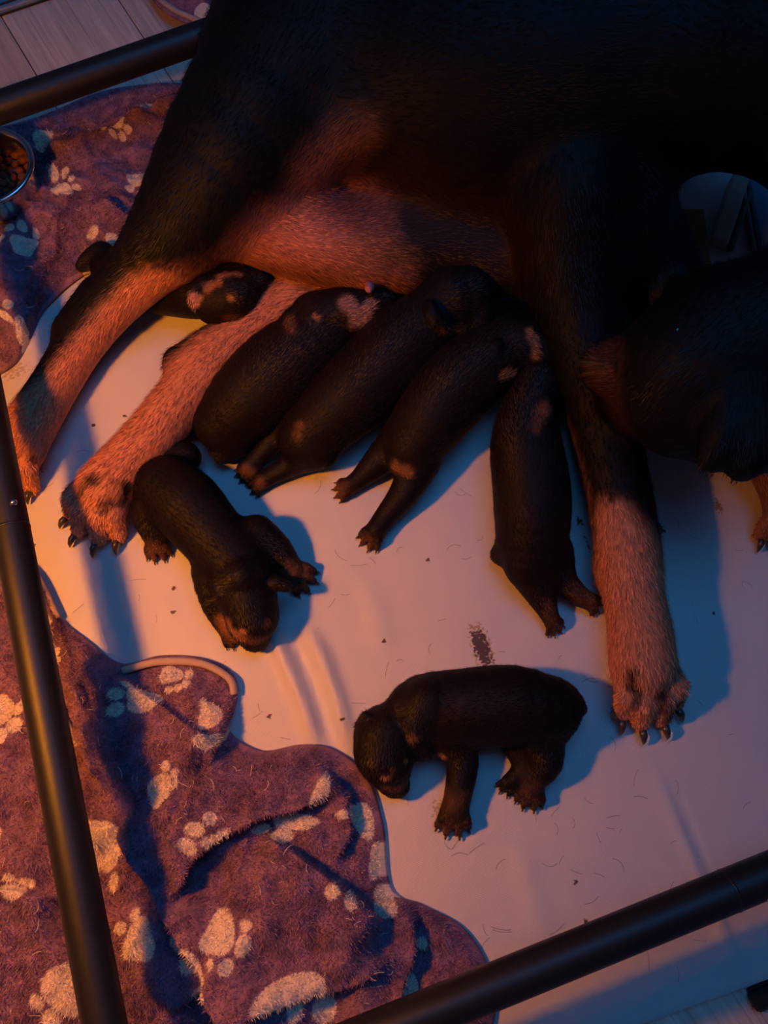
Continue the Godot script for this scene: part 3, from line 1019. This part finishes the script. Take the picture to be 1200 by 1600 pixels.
func build_dam():
	var b := Body.new()
	var claws := []
	var torso := [
		[0.06, [500, 105, 0.17, 0.145], [620, 115, 0.18, 0.16], [730, 125, 0.19, 0.175], [870, 110, 0.2, 0.185], [985, 85, 0.21, 0.165]],
		[0.05, [985, 85, 0.21, 0.155], [1120, 90, 0.27, 0.125], [1290, 130, 0.31, 0.115], [1420, 280, 0.3, 0.11], [1330, 450, 0.26, 0.1], [1230, 520, 0.23, 0.095], [1130, 570, 0.2, 0.09]],
		[0.05, [425, 362, 0.105, 60], [500, 376, 0.11, 66], [590, 384, 0.1, 66], [720, 395, 0.08, 62], [830, 415, 0.07, 56]],
		[0.03, [860, 250, 0.15, 110], [945, 310, 0.14, 102], [960, 400, 0.11, 66]],
		# upper hind leg: thigh, shank, hock, metatarsus
		[0.05, [485, 100, 0.2, 0.13], [368, 240, 0.19, 112], [290, 348, 0.145, 80], [228, 414, 0.1, 54], [172, 476, 0.066, 42], [126, 536, 0.046, 37], [88, 598, 0.038, 36], [56, 650, 0.038, 39], [32, 690, 0.04, 42]],
		[0.02, [154, 464, 0.066, 30], [112, 516, 0.048, 28]],
		# lower hind leg
		[0.012, [640, 350, 0.07, 60], [545, 445, 0.045, 42], [450, 478, 0.047, 43], [385, 520, 0.046, 43], [322, 580, 0.045, 44], [274, 636, 0.044, 42], [228, 692, 0.042, 42], [185, 738, 0.042, 43], [165, 760, 0.042, 44]],
		[0.02, [330, 548, 0.047, 34], [280, 566, 0.047, 26]],
		# upper foreleg
		[0.025, [890, 300, 0.19, 92], [895, 430, 0.12, 78], [915, 540, 0.085, 60], [948, 690, 0.065, 54], [972, 800, 0.058, 51], [982, 870, 0.054, 51], [990, 930, 0.05, 47], [1000, 990, 0.048, 50], [1004, 1035, 0.045, 52]],
		[0.015, [950, 885, 0.04, 22], [952, 905, 0.04, 18]],
		# lower foreleg, mostly behind the head
		[0.03, [980, 330, 0.08, 70], [1110, 580, 0.06, 55], [1200, 700, 0.055, 46], [1236, 775, 0.045, 42]],
		# head: skull, cheeks, muzzle, jaw
		[0.03, [1130, 540, 0.22, 0.088], [1090, 570, 0.215, 0.085]],
		[0.03, [1120, 620, 0.19, 0.08], [1070, 620, 0.18, 0.072]],
		[0.025, [1070, 570, 0.2, 72], [1000, 578, 0.185, 58], [952, 574, 0.165, 46]],
		[0.015, [1060, 630, 0.15, 58], [1000, 645, 0.135, 38], [968, 628, 0.135, 32]],
		[0.012, [985, 598, 0.15, 40], [985, 650, 0.145, 26]],
		# ears: folded flaps
		[0.012, [1150, 610, 0.26, 34], [1130, 680, 0.25, 36], [1112, 716, 0.235, 24]],
		[0.012, [1175, 620, 0.26, 34], [1175, 690, 0.25, 42], [1160, 728, 0.235, 26]],
		[0.012, [1195, 640, 0.25, 34], [1205, 700, 0.24, 38]],
		[0.012, [1090, 470, 0.23, 26], [1055, 445, 0.22, 18]],
		# the groin fold from the flank to the thigh
		[0.05, [560, 190, 0.235, 26], [480, 245, 0.195, 24], [410, 310, 0.155, 22]],
		# teats
		[0.03, [440, 390, 0.1, 20]], [0.03, [565, 425, 0.095, 24]], [0.03, [640, 425, 0.085, 22]], [0.03, [760, 440, 0.075, 22]],
	]
	for c in torso: chain(b, c)
	var tips := [[[34, 690, 0.04, 42], [10, 738, 0.03, 42], 0.22], [[165, 762, 0.04, 45], [142, 812, 0.03, 46], 0.28], [[1006, 1040, 0.043, 50], [1020, 1110, 0.03, 50], 0.2], [[1236, 775, 0.04, 42], [1240, 840, 0.03, 42], 0.25]]
	for t in tips:
		var j := joint(t[0])
		var k := joint(t[1])
		paw(b, j[0] + (k[0] - j[0]) * 0.12, k[0] - j[0], j[1], claws, t[2])
	var toe := Color(0.016, 0.011, 0.009)
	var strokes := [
		[Color(0.03, 0.014, 0.011), 0.05, [640, 290, 0.17, 75], [820, 370, 0.13, 80]],
		[SKIN, 0.035, [425, 365, 0.12, 74], [520, 375, 0.12, 80], [600, 415, 0.09, 44]],
		[Color(0.2, 0.07, 0.055), 0.03, [500, 275, 0.2, 40], [560, 340, 0.15, 50]],
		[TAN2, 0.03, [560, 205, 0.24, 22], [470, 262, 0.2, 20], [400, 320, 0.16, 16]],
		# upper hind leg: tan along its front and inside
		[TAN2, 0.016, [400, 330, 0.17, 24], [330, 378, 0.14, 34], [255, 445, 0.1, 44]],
		[TAN, 0.012, [262, 436, 0.115, 36], [196, 502, 0.08, 38], [150, 560, 0.055, 40], [100, 635, 0.05, 54], [40, 700, 0.05, 75], [10, 750, 0.03, 60]],
		# lower hind leg
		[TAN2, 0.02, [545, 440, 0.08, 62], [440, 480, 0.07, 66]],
		[TAN, 0.012, [440, 490, 0.08, 52], [350, 560, 0.08, 60], [290, 622, 0.07, 66], [220, 700, 0.06, 66], [165, 765, 0.045, 78], [140, 820, 0.03, 70]],
		[COAT, 0.012, [300, 535, 0.05, 18], [255, 548, 0.05, 16]],
		# foreleg: black above, tan from the wrist down
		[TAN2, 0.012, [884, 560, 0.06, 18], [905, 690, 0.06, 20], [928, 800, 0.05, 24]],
		[TAN, 0.014, [958, 812, 0.09, 32], [980, 862, 0.08, 52], [992, 930, 0.06, 62], [1004, 1030, 0.05, 75], [1020, 1110, 0.03, 70]],
		[COAT, 0.012, [1035, 790, 0.05, 20], [1040, 870, 0.04, 20], [1052, 940, 0.035, 14]],  # coat black painted down the right edge as the leg's shaded side
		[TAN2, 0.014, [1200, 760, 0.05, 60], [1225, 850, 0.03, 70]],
		# dark pencil marks over the toes
		[toe, 0.006, [990, 1055, 0.075, 9], [996, 1095, 0.05, 9]], [toe, 0.006, [1034, 1088, 0.06, 12], [1044, 1118, 0.03, 9]], [toe, 0.006, [1058, 1085, 0.04, 10], [1060, 1120, 0.03, 8]],
		[toe, 0.006, [150, 742, 0.085, 8], [130, 770, 0.06, 9]], [toe, 0.006, [172, 790, 0.06, 11], [158, 812, 0.04, 9]], [toe, 0.006, [198, 760, 0.06, 8], [190, 790, 0.05, 7]],
		[toe, 0.006, [30, 702, 0.08, 6], [15, 725, 0.06, 6]], [toe, 0.006, [55, 705, 0.06, 6], [38, 740, 0.04, 6]],
		# face; the muzzle tan is painted darker to stand for its shade
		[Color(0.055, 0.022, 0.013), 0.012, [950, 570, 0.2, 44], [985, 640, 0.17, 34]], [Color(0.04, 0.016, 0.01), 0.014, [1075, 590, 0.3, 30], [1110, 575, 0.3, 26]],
	]
	var root := thing("mother_dog", "large black and tan mother dog lying on her side on the white mat, nursing puppies", "dog")
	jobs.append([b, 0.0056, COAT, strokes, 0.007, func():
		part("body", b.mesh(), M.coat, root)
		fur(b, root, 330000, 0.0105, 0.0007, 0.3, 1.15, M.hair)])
	for c in claws: part("claw", claw_mesh(c[0], c[1], c[2]), M.claw, root)
	for q in [[577, 453, 0.115], [374, 417, 0.1]]:
		var p := P(q[0], q[1], q[2])
		tag(part("teat", tube([p + Vector3(0, -0.014, -0.018), p + Vector3(0, -0.006, -0.006), p, p + Vector3(0, 0.001, 0.003)], [0.007, 0.0062, 0.005, 0.0015], 12), M.nipple, root), "pink teat")
	# nose leather, and an open eye
	var np := P(928, 560, 0.175)
	tag(part("nose", tube([np + Vector3(0.025, 0, 0), np + Vector3(0.012, 0, 0.002), np, np + Vector3(-0.006, -0.002, 0)], [0.012, 0.02, 0.017, 0.006], 16), mat(lin(0.008, 0.007, 0.007), 0.25, 0.6), root), "black nose")
	var ep := P(1058, 520, 0.275)
	var sp := SphereMesh.new()
	sp.radius = 0.011
	sp.height = 0.022
	tag(part("eye", sp, mat(lin(0.01, 0.006, 0.004), 0.08, 0.6), root, ep), "dark eye")

# ------------------------------------------------------------------ the puppies
var jobs := []          # bodies to mesh and paint: [body, cell, ground colour, strokes, wobble]
func run_jobs():
	var task := WorkerThreadPool.add_group_task(func(i: int):
		var q: Array = jobs[i]
		q[0].mesh_up(q[1])
		paint(q[0], q[2], q[3], q[4]), jobs.size())
	WorkerThreadPool.wait_for_group_task_completion(task)
	for q in jobs: q[5].call()
	jobs.clear()

func puppy(label: String, chains: Array, feet: Array, strokes: Array, hairs: int):
	var b := Body.new()
	var claws := []
	for c in chains: chain(b, c)
	for f in feet:
		var j := joint(f[0])
		var k := joint(f[1])
		paw(b, j[0], k[0] - j[0], j[1], claws, 0.4)
	var root := thing("puppy", label, "puppy", Vector3.ZERO, "nursing litter")
	jobs.append([b, 0.0028, Color(0.0095, 0.0062, 0.005), strokes, 0.006, func():
		part("body", b.mesh(), M.coat, root)
		fur(b, root, hairs, 0.0055, 0.0005, 0.3, 1.7, M.hair)
		for c in claws: part("claw", claw_mesh(c[0], c[1], c[2] * 0.75), M.claw, root)])

func build_puppies():
	var t := Color(0.26, 0.11, 0.05)
	var t2 := Color(0.10, 0.042, 0.02)
	var pk := Color(0.42, 0.21, 0.15)
	# the one by itself at the foot of the mat
	puppy("black puppy crawling alone on the bare mat beside the brown stain, head tucked down",
		[[0.025, [858, 1108, 0.05, 50], [800, 1102, 0.055, 62], [725, 1106, 0.055, 60], [665, 1106, 0.052, 52], [640, 1120, 0.048, 44]],
		[0.008, [602, 1152, 0.05, 50], [600, 1172, 0.047, 48]],
		[0.012, [606, 1196, 0.036, 36], [614, 1220, 0.022, 25], [620, 1226, 0.018, 21]],
		[0.005, [668, 1098, 0.072, 38], [652, 1132, 0.055, 36], [658, 1162, 0.04, 26]],
		[0.002, [632, 1128, 0.08, 9], [647, 1147, 0.072, 15], [644, 1170, 0.058, 8]],
		[0.003, [572, 1118, 0.072, 8], [560, 1132, 0.06, 6]],
		[0.012, [706, 1150, 0.035, 36], [722, 1190, 0.03, 26], [716, 1240, 0.022, 22], [710, 1266, 0.02, 22]],
		[0.014, [842, 1140, 0.035, 40], [852, 1188, 0.03, 28], [836, 1216, 0.02, 20], [832, 1232, 0.018, 18]],
		[0.012, [800, 1160, 0.02, 20], [816, 1195, 0.02, 16], [802, 1218, 0.018, 14]],
		[0.012, [868, 1098, 0.045, 34], [896, 1102, 0.04, 18], [908, 1108, 0.036, 9]]],
		[[[710, 1268, 0.02, 22], [708, 1292, 0.01, 20], 0], [[832, 1234, 0.017, 18], [828, 1254, 0.01, 15], 0], [[800, 1220, 0.016, 14], [790, 1238, 0.01, 12], 0]],
		[[t2, 0.01, [716, 1245, 0.02, 24], [709, 1285, 0.01, 26]], [t2, 0.008, [832, 1218, 0.02, 18], [829, 1245, 0.01, 20]], [t2, 0.006, [606, 1236, -2, 9], [630, 1232, -2, 11]],
		[t, 0.0025, [637, 1191, -2, 6]], [t, 0.0025, [600, 1219, -2, 6]], [t2, 0.003, [616, 1206, -2, 6]], [t2, 0.004, [645, 1158, -2, 8]], [pk * 0.6, 0.003, [690, 1186, -2, 5]]], 26000)
	# the one crawling away from the hind paw
	puppy("brown-black puppy crawling head first away from the mother dog's lower hind paw",
		[[0.025, [262, 762, 0.052, 50], [292, 790, 0.055, 56], [330, 835, 0.053, 52], [362, 872, 0.05, 52], [378, 900, 0.048, 46]],
		[0.012, [388, 938, 0.05, 46], [394, 958, 0.046, 42]],
		[0.014, [394, 978, 0.034, 34], [398, 994, 0.024, 25]],
		[0.012, [288, 715, 0.03, 26], [262, 712, 0.03, 24], [230, 722, 0.03, 24]],
		[0.012, [235, 800, 0.04, 32], [240, 832, 0.025, 20], [244, 848, 0.016, 15]],
		[0.012, [400, 838, 0.045, 34], [430, 860, 0.032, 27], [452, 886, 0.022, 20], [458, 893, 0.02, 19]],
		[0.012, [334, 900, 0.04, 34], [335, 945, 0.026, 20], [350, 978, 0.018, 14], [358, 990, 0.015, 13]],
		[0.003, [426, 911, 0.064, 12], [443, 915, 0.06, 10], [459, 920, 0.054, 4]],
		[0.003, [352, 933, 0.062, 12], [335, 940, 0.056, 9], [319, 946, 0.048, 4]],
		[0.01, [378, 900, 0.082, 26], [360, 912, 0.07, 22]]],
		[[[244, 848, 0.015, 16], [247, 864, 0.01, 14], 0], [[460, 894, 0.019, 20], [474, 906, 0.01, 17], 0], [[358, 990, 0.014, 13], [366, 1004, 0.01, 12], 0]],
		[[t2, 0.008, [242, 838, 0.02, 18], [247, 865, 0.01, 20]], [t2, 0.008, [455, 890, 0.025, 20], [478, 905, 0.01, 20]], [t, 0.008, [352, 970, 0.03, 12], [372, 1000, 0.02, 12]],
		[t2, 0.006, [385, 1004, -2, 10], [412, 1003, -2, 9]], [t, 0.0025, [374, 987, -2, 6]], [t2, 0.003, [421, 975, -2, 6]], [t, 0.005, [352, 972, -2, 7], [372, 998, -2, 8]]], 26000)
	# nursing, between the hind legs
	puppy("puppy with tan brow dots held between the mother dog's two hind legs, facing the teat",
		[[0.025, [176, 425, 0.03, 32], [235, 448, 0.036, 38], [278, 455, 0.045, 40], [305, 460, 0.06, 38]],
		[0.008, [340, 466, 0.085, 43], [358, 464, 0.088, 42]],
		[0.01, [380, 454, 0.086, 31], [396, 446, 0.084, 22]],
		[0.003, [318, 440, 0.118, 9], [304, 458, 0.112, 13], [302, 478, 0.1, 8]],
		[0.008, [330, 425, 0.095, 18], [358, 424, 0.1, 15], [372, 424, 0.1, 11]],
		[0.01, [160, 400, 0.035, 22], [140, 405, 0.03, 14], [128, 416, 0.02, 10]]],
		[], [[t, 0.004, [322, 448, -2, 7], [336, 440, -2, 7]], [t, 0.004, [340, 430, -2, 6], [372, 424, -2, 6]], [pk, 0.003, [303, 466, -2, 8], [304, 480, -2, 7]], [t, 0.0025, [363, 467, -2, 5]], [t2, 0.006, [340, 505, 0.1, 8], [370, 502, 0.09, 8]]], 18000)
	puppy("puppy squeezed behind its sibling against the mother dog's inner thigh, brow patch showing",
		[[0.02, [250, 420, 0.045, 38], [300, 402, 0.05, 38]], [0.012, [340, 392, 0.08, 30], [356, 394, 0.085, 25]], [0.01, [368, 402, 0.08, 18], [376, 408, 0.078, 12]]],
		[], [[t, 0.004, [340, 387, -2, 8], [352, 389, -2, 6]]], 8000)
	# nursing row
	puppy("black puppy nursing alongside the mother dog's lower hind leg, tan muzzle at the pink teat",
		[[0.02, [348, 662, 0.046, 44], [388, 626, 0.056, 63], [438, 580, 0.058, 68], [488, 538, 0.06, 58], [512, 516, 0.062, 46]],
		[0.008, [496, 502, 0.076, 46], [530, 494, 0.076, 43]],
		[0.012, [562, 486, 0.072, 36], [592, 474, 0.066, 27]],
		[0.002, [468, 484, 0.1, 11], [453, 500, 0.092, 15], [452, 520, 0.076, 8]],
		[0.012, [318, 648, 0.03, 28], [288, 664, 0.024, 20], [262, 684, 0.02, 16]],
		[0.012, [362, 690, 0.03, 32], [350, 706, 0.025, 20]],
		[0.01, [548, 540, 0.05, 18], [556, 545, 0.055, 15]]],
		[], [[pk * 0.8, 0.006, [545, 470, -2, 14], [562, 496, -2, 15], [580, 508, -2, 8]], [pk * 0.8, 0.005, [562, 488, -2, 10], [584, 472, -2, 8]], [t2, 0.006, [285, 668, -2, 8], [262, 688, -2, 13]], [t, 0.0025, [494, 494, -2, 5]], [pk * 0.8, 0.004, [550, 540, -2, 9], [560, 548, -2, 8]], [t2, 0.005, [448, 500, -2, 10], [456, 514, -2, 7]]], 22000)
	puppy("black puppy in the nursing row stretched across its siblings, both hind feet trailing together",
		[[0.02, [480, 686, 0.05, 44], [522, 644, 0.058, 57], [572, 598, 0.064, 63], [625, 545, 0.07, 63], [664, 508, 0.075, 54]],
		[0.014, [705, 468, 0.085, 52], [722, 462, 0.085, 46]],
		[0.012, [745, 500, 0.07, 30], [752, 515, 0.06, 22]],
		[0.01, [700, 512, 0.08, 16], [716, 520, 0.075, 14]],
		[0.002, [672, 478, 0.125, 10], [678, 498, 0.12, 15], [694, 512, 0.105, 8]],
		[0.012, [460, 655, 0.045, 28], [430, 684, 0.03, 20], [400, 718, 0.02, 14], [389, 731, 0.018, 14]],
		[0.012, [500, 704, 0.045, 30], [464, 722, 0.028, 20], [426, 742, 0.02, 15], [410, 751, 0.018, 14]]],
		[[[388, 732, 0.016, 13], [379, 741, 0.01, 12], 0], [[408, 752, 0.016, 13], [397, 760, 0.01, 12], 0]],
		[[t2, 0.005, [466, 664, -2, 7], [463, 678, -2, 6]], [t2, 0.006, [690, 518, -2, 7], [722, 516, -2, 6]], [t2, 0.006, [384, 738, -2, 10]], [t2, 0.006, [402, 756, -2, 10]]], 22000)
	puppy("black puppy in the nursing row sprawled with hind legs spread wide over the mat",
		[[0.02, [645, 696, 0.05, 46], [670, 658, 0.058, 58], [704, 612, 0.062, 63], [748, 574, 0.065, 58], [782, 550, 0.065, 48]],
		[0.012, [812, 540, 0.068, 46], [828, 548, 0.064, 40]],
		[0.012, [838, 525, 0.06, 30], [848, 512, 0.055, 22]],
		[0.008, [800, 580, 0.06, 20], [796, 592, 0.055, 14]],
		[0.002, [776, 540, 0.108, 10], [770, 562, 0.1, 14], [776, 582, 0.085, 8]],
		[0.012, [625, 690, 0.04, 34], [590, 722, 0.03, 24], [562, 748, 0.02, 16], [545, 760, 0.018, 14]],
		[0.012, [655, 725, 0.04, 32], [632, 770, 0.03, 24], [602, 808, 0.02, 18], [588, 828, 0.018, 17]],
		[0.008, [622, 728, 0.055, 13], [640, 740, 0.05, 13]]],
		[[[545, 761, 0.016, 14], [526, 768, 0.01, 13], 0], [[586, 831, 0.017, 16], [574, 848, 0.01, 15], 0]],
		[[t, 0.004, [830, 518, -2, 6], [838, 538, -2, 8], [837, 560, -2, 7]], [t, 0.004, [790, 588, -2, 8], [803, 588, -2, 7]], [t * 0.7, 0.005, [612, 729, -2, 9], [640, 741, -2, 7]], [t2, 0.008, [580, 835, 0.01, 16], [574, 850, 0.01, 15]], [t2, 0.008, [540, 762, 0.02, 12], [524, 770, 0.01, 14]], [t2, 0.006, [602, 650, 0.06, 8]]], 22000)
	puppy("black puppy lying along the mother dog's foreleg, hind feet pointing down the mat",
		[[0.025, [828, 875, 0.045, 44], [832, 820, 0.055, 58], [830, 760, 0.058, 60], [822, 700, 0.058, 56], [822, 660, 0.058, 46]],
		[0.012, [832, 628, 0.06, 42], [838, 606, 0.06, 38]],
		[0.01, [845, 582, 0.055, 26], [848, 566, 0.05, 18]],
		[0.002, [854, 626, 0.092, 11], [852, 650, 0.088, 15], [842, 674, 0.078, 8]],
		[0.012, [838, 900, 0.035, 36], [846, 930, 0.026, 24], [856, 955, 0.02, 16], [862, 968, 0.018, 14]],
		[0.012, [865, 865, 0.035, 32], [880, 905, 0.026, 22], [904, 930, 0.02, 17], [918, 938, 0.018, 15]],
		[0.01, [800, 855, 0.04, 32], [784, 866, 0.03, 18]]],
		[[[863, 970, 0.016, 13], [872, 988, 0.01, 11], 0], [[920, 940, 0.016, 13], [940, 950, 0.01, 12], 0]],
		[[t2, 0.005, [846, 636, -2, 12], [838, 668, -2, 9]], [t2, 0.008, [890, 915, 0.03, 12], [935, 948, 0.02, 16]], [t2, 0.006, [790, 878, 0.03, 7], [806, 886, 0.03, 6]], [t2, 0.008, [855, 940, 0.04, 6], [872, 985, 0.01, 14]]], 22000)

# ------------------------------------------------------------------ bowl of kibble
func build_bowl():
	var c := P(-22, 262, 0.075)
	c.y = 0.028
	var r := 0.069
	var bowl := thing("steel_bowl", "shiny steel feeding bowl of kibble standing on the paw print blanket", "bowl", c)
	part("basin", lathe([[0.0001, 0.0], [r * 0.8, 0.0], [r * 0.86, 0.004], [r * 0.88, 0.03], [r * 0.91, 0.045], [r * 1.01, 0.0455], [r * 1.035, 0.0485], [r * 1.02, 0.0515], [r * 0.98, 0.0525], [r * 0.93, 0.052], [r * 0.89, 0.049], [r * 0.855, 0.042], [r * 0.83, 0.03], [r * 0.78, 0.007], [0.0001, 0.005]], 64), M.steel, bowl)
	var km := []
	for i in 3: km.append(mat(lin(0.12 + 0.025 * i, 0.04 + 0.008 * i, 0.024), 0.8, 0.3))
	var shapes := []
	for i in 4:
		var prof := []
		for s in 7:
			var a := PI * s / 6.0
			prof.append([maxf(sin(a), 0.001) * (0.0062 + 0.0006 * (i % 2)), -cos(a) * 0.0042])
		var am := lathe(prof, 9)
		var arr := am.surface_get_arrays(0)
		var vs: PackedVector3Array = arr[Mesh.ARRAY_VERTEX]
		for q in vs.size(): vs[q] *= 1.0 + 0.16 * lumps.get_noise_3d(vs[q].x * 6000.0 + i * 50.0, vs[q].y * 6000.0, vs[q].z * 6000.0)
		shapes.append(mesh_of(vs, arr[Mesh.ARRAY_INDEX]))
	var made := 0
	for ring in [[0, 1], [1, 6], [2, 12], [3, 18], [4, 23]]:
		for i in ring[1]:
			var a: float = TAU * i / ring[1] + ring[0] * 0.4
			var d: float = ring[0] * 0.0132
			var p := c + Vector3(cos(a) * d + rng.randf_range(-0.001, 0.001), 0.021 - ring[0] * 0.001 + rng.randf_range(-0.001, 0.002), sin(a) * d + rng.randf_range(-0.001, 0.001))
			var o := part("kibble", shapes[made % 4], km[made % 3], self, p)
			o.rotation = Vector3(rng.randf_range(-0.5, 0.5), rng.randf() * TAU, rng.randf_range(-0.5, 0.5))
			tag(o, "red-brown piece of dry kibble in the steel bowl", "kibble", "kibble in the bowl")
			made += 1

# ------------------------------------------------------------------ small things
func build_odds():
	# blue foam mat at the far corner of the boards
	var e0 := P(0, 31, FLOOR_Y)
	var e1 := P(92, 0, FLOOR_Y)
	var u := (e1 - e0).normalized()
	var v := Vector3(u.z, 0, -u.x)
	if v.z > 0: v = -v
	var bm := mat(lin(0.12, 0.28, 0.42), 0.7, 0.3)
	var t := thing("foam_mat", "blue foam floor mat with a double dark seam on the boards", "mat", e0 + u * 0.05)
	t.basis = Basis(u, Vector3.UP, -v)
	part("pad", slab(Vector3(0.7, 0.012, 0.4), 0.003), bm, t, Vector3(0, 0.006, -0.21))
	part("seam", slab(Vector3(0.7, 0.004, 0.003), 0.001), M.black, t, Vector3(0, 0.0125, -0.016))
	part("seam", slab(Vector3(0.7, 0.004, 0.0025), 0.001), M.black, t, Vector3(0, 0.003, -0.006))
	part("border", slab(Vector3(0.7, 0.011, 0.007), 0.002), mat(lin(0.3, 0.36, 0.42), 0.6), t, Vector3(0, 0.0055, -0.0105))
	# what shows between the mother dog's neck and head
	var g := thing("foam_mat", "blue foam mat piece seen in the gap behind the mother dog's head", "mat", P(1215, 330, 0.0))
	part("pad", slab(Vector3(0.1, 0.014, 0.16), 0.003), bm, g, Vector3(0.005, 0.009, 0))
	part("border", slab(Vector3(0.006, 0.012, 0.16), 0.002), mat(lin(0.25, 0.28, 0.3), 0.6), g, Vector3(-0.052, 0.008, 0))
	var pa := P(1156, 280, 0.01)
	var pb := P(1122, 380, 0.01)
	var post := thing("metal_strip", "pale beige metal strip lying upright in the gap behind the mother dog's head", "strip", (pa + pb) / 2.0)
	post.basis = Basis.looking_at(pb - pa, Vector3.UP)
	part("bar", slab(Vector3(0.026, 0.018, 0.13), 0.003), mat(lin(0.5, 0.46, 0.38), 0.5), post)
	part("edge", slab(Vector3(0.007, 0.014, 0.13), 0.002), mat(lin(0.16, 0.16, 0.16), 0.5), post, Vector3(-0.021, -0.002, 0))
	var cb := thing("cardboard_sheet", "small tan cardboard piece lying in the gap behind the mother dog's head", "cardboard", P(1080, 380, 0.006))
	part("sheet", slab(Vector3(0.05, 0.008, 0.12), 0.002), mat(lin(0.4, 0.24, 0.09), 0.85), cb)
	# black strip by the mat's edge
	var s0 := P(1172, 1562, FLOOR_Y)
	var s1 := P(1250, 1528, FLOOR_Y)
	var sd := (s1 - s0).normalized()
	var sr := thing("rubber_foot", "small black rubber foot lying on the boards beside the mat edge", "foot", s0 + sd * 0.04 + Vector3(0, 0.009, 0))
	sr.basis = Basis(sd, Vector3.UP, sd.cross(Vector3.UP))
	part("block", slab(Vector3(0.085, 0.016, 0.021), 0.004), M.black, sr)
	part("lip", slab(Vector3(0.079, 0.004, 0.026), 0.0015), M.joint, sr, Vector3(0, -0.006, 0))
	# dark shed hairs on the mat
	var st := SurfaceTool.new()
	st.begin(Mesh.PRIMITIVE_TRIANGLES)
	for q in 190:
		var p := P(rng.randf_range(40, 1180), rng.randf_range(640, 1520), 0.0018)
		var a := rng.randf() * TAU
		var L := rng.randf_range(0.006, 0.024)
		var bend := rng.randf_range(-2.2, 2.2)
		var pts := []
		var rr := []
		for s in 7:
			pts.append(p)
			rr.append(0.00016)
			p += Vector3(cos(a), 0, sin(a)) * L / 6.0
			a += bend / 6.0
		st.append_from(tube(pts, rr, 4), 0, Transform3D.IDENTITY)
	var o := part("shed_hair", st.commit(), mat(lin(0.06, 0.035, 0.02), 0.5))
	tag(o, "fine dark shed dog hairs scattered over the white mat", "hair", "", "stuff")
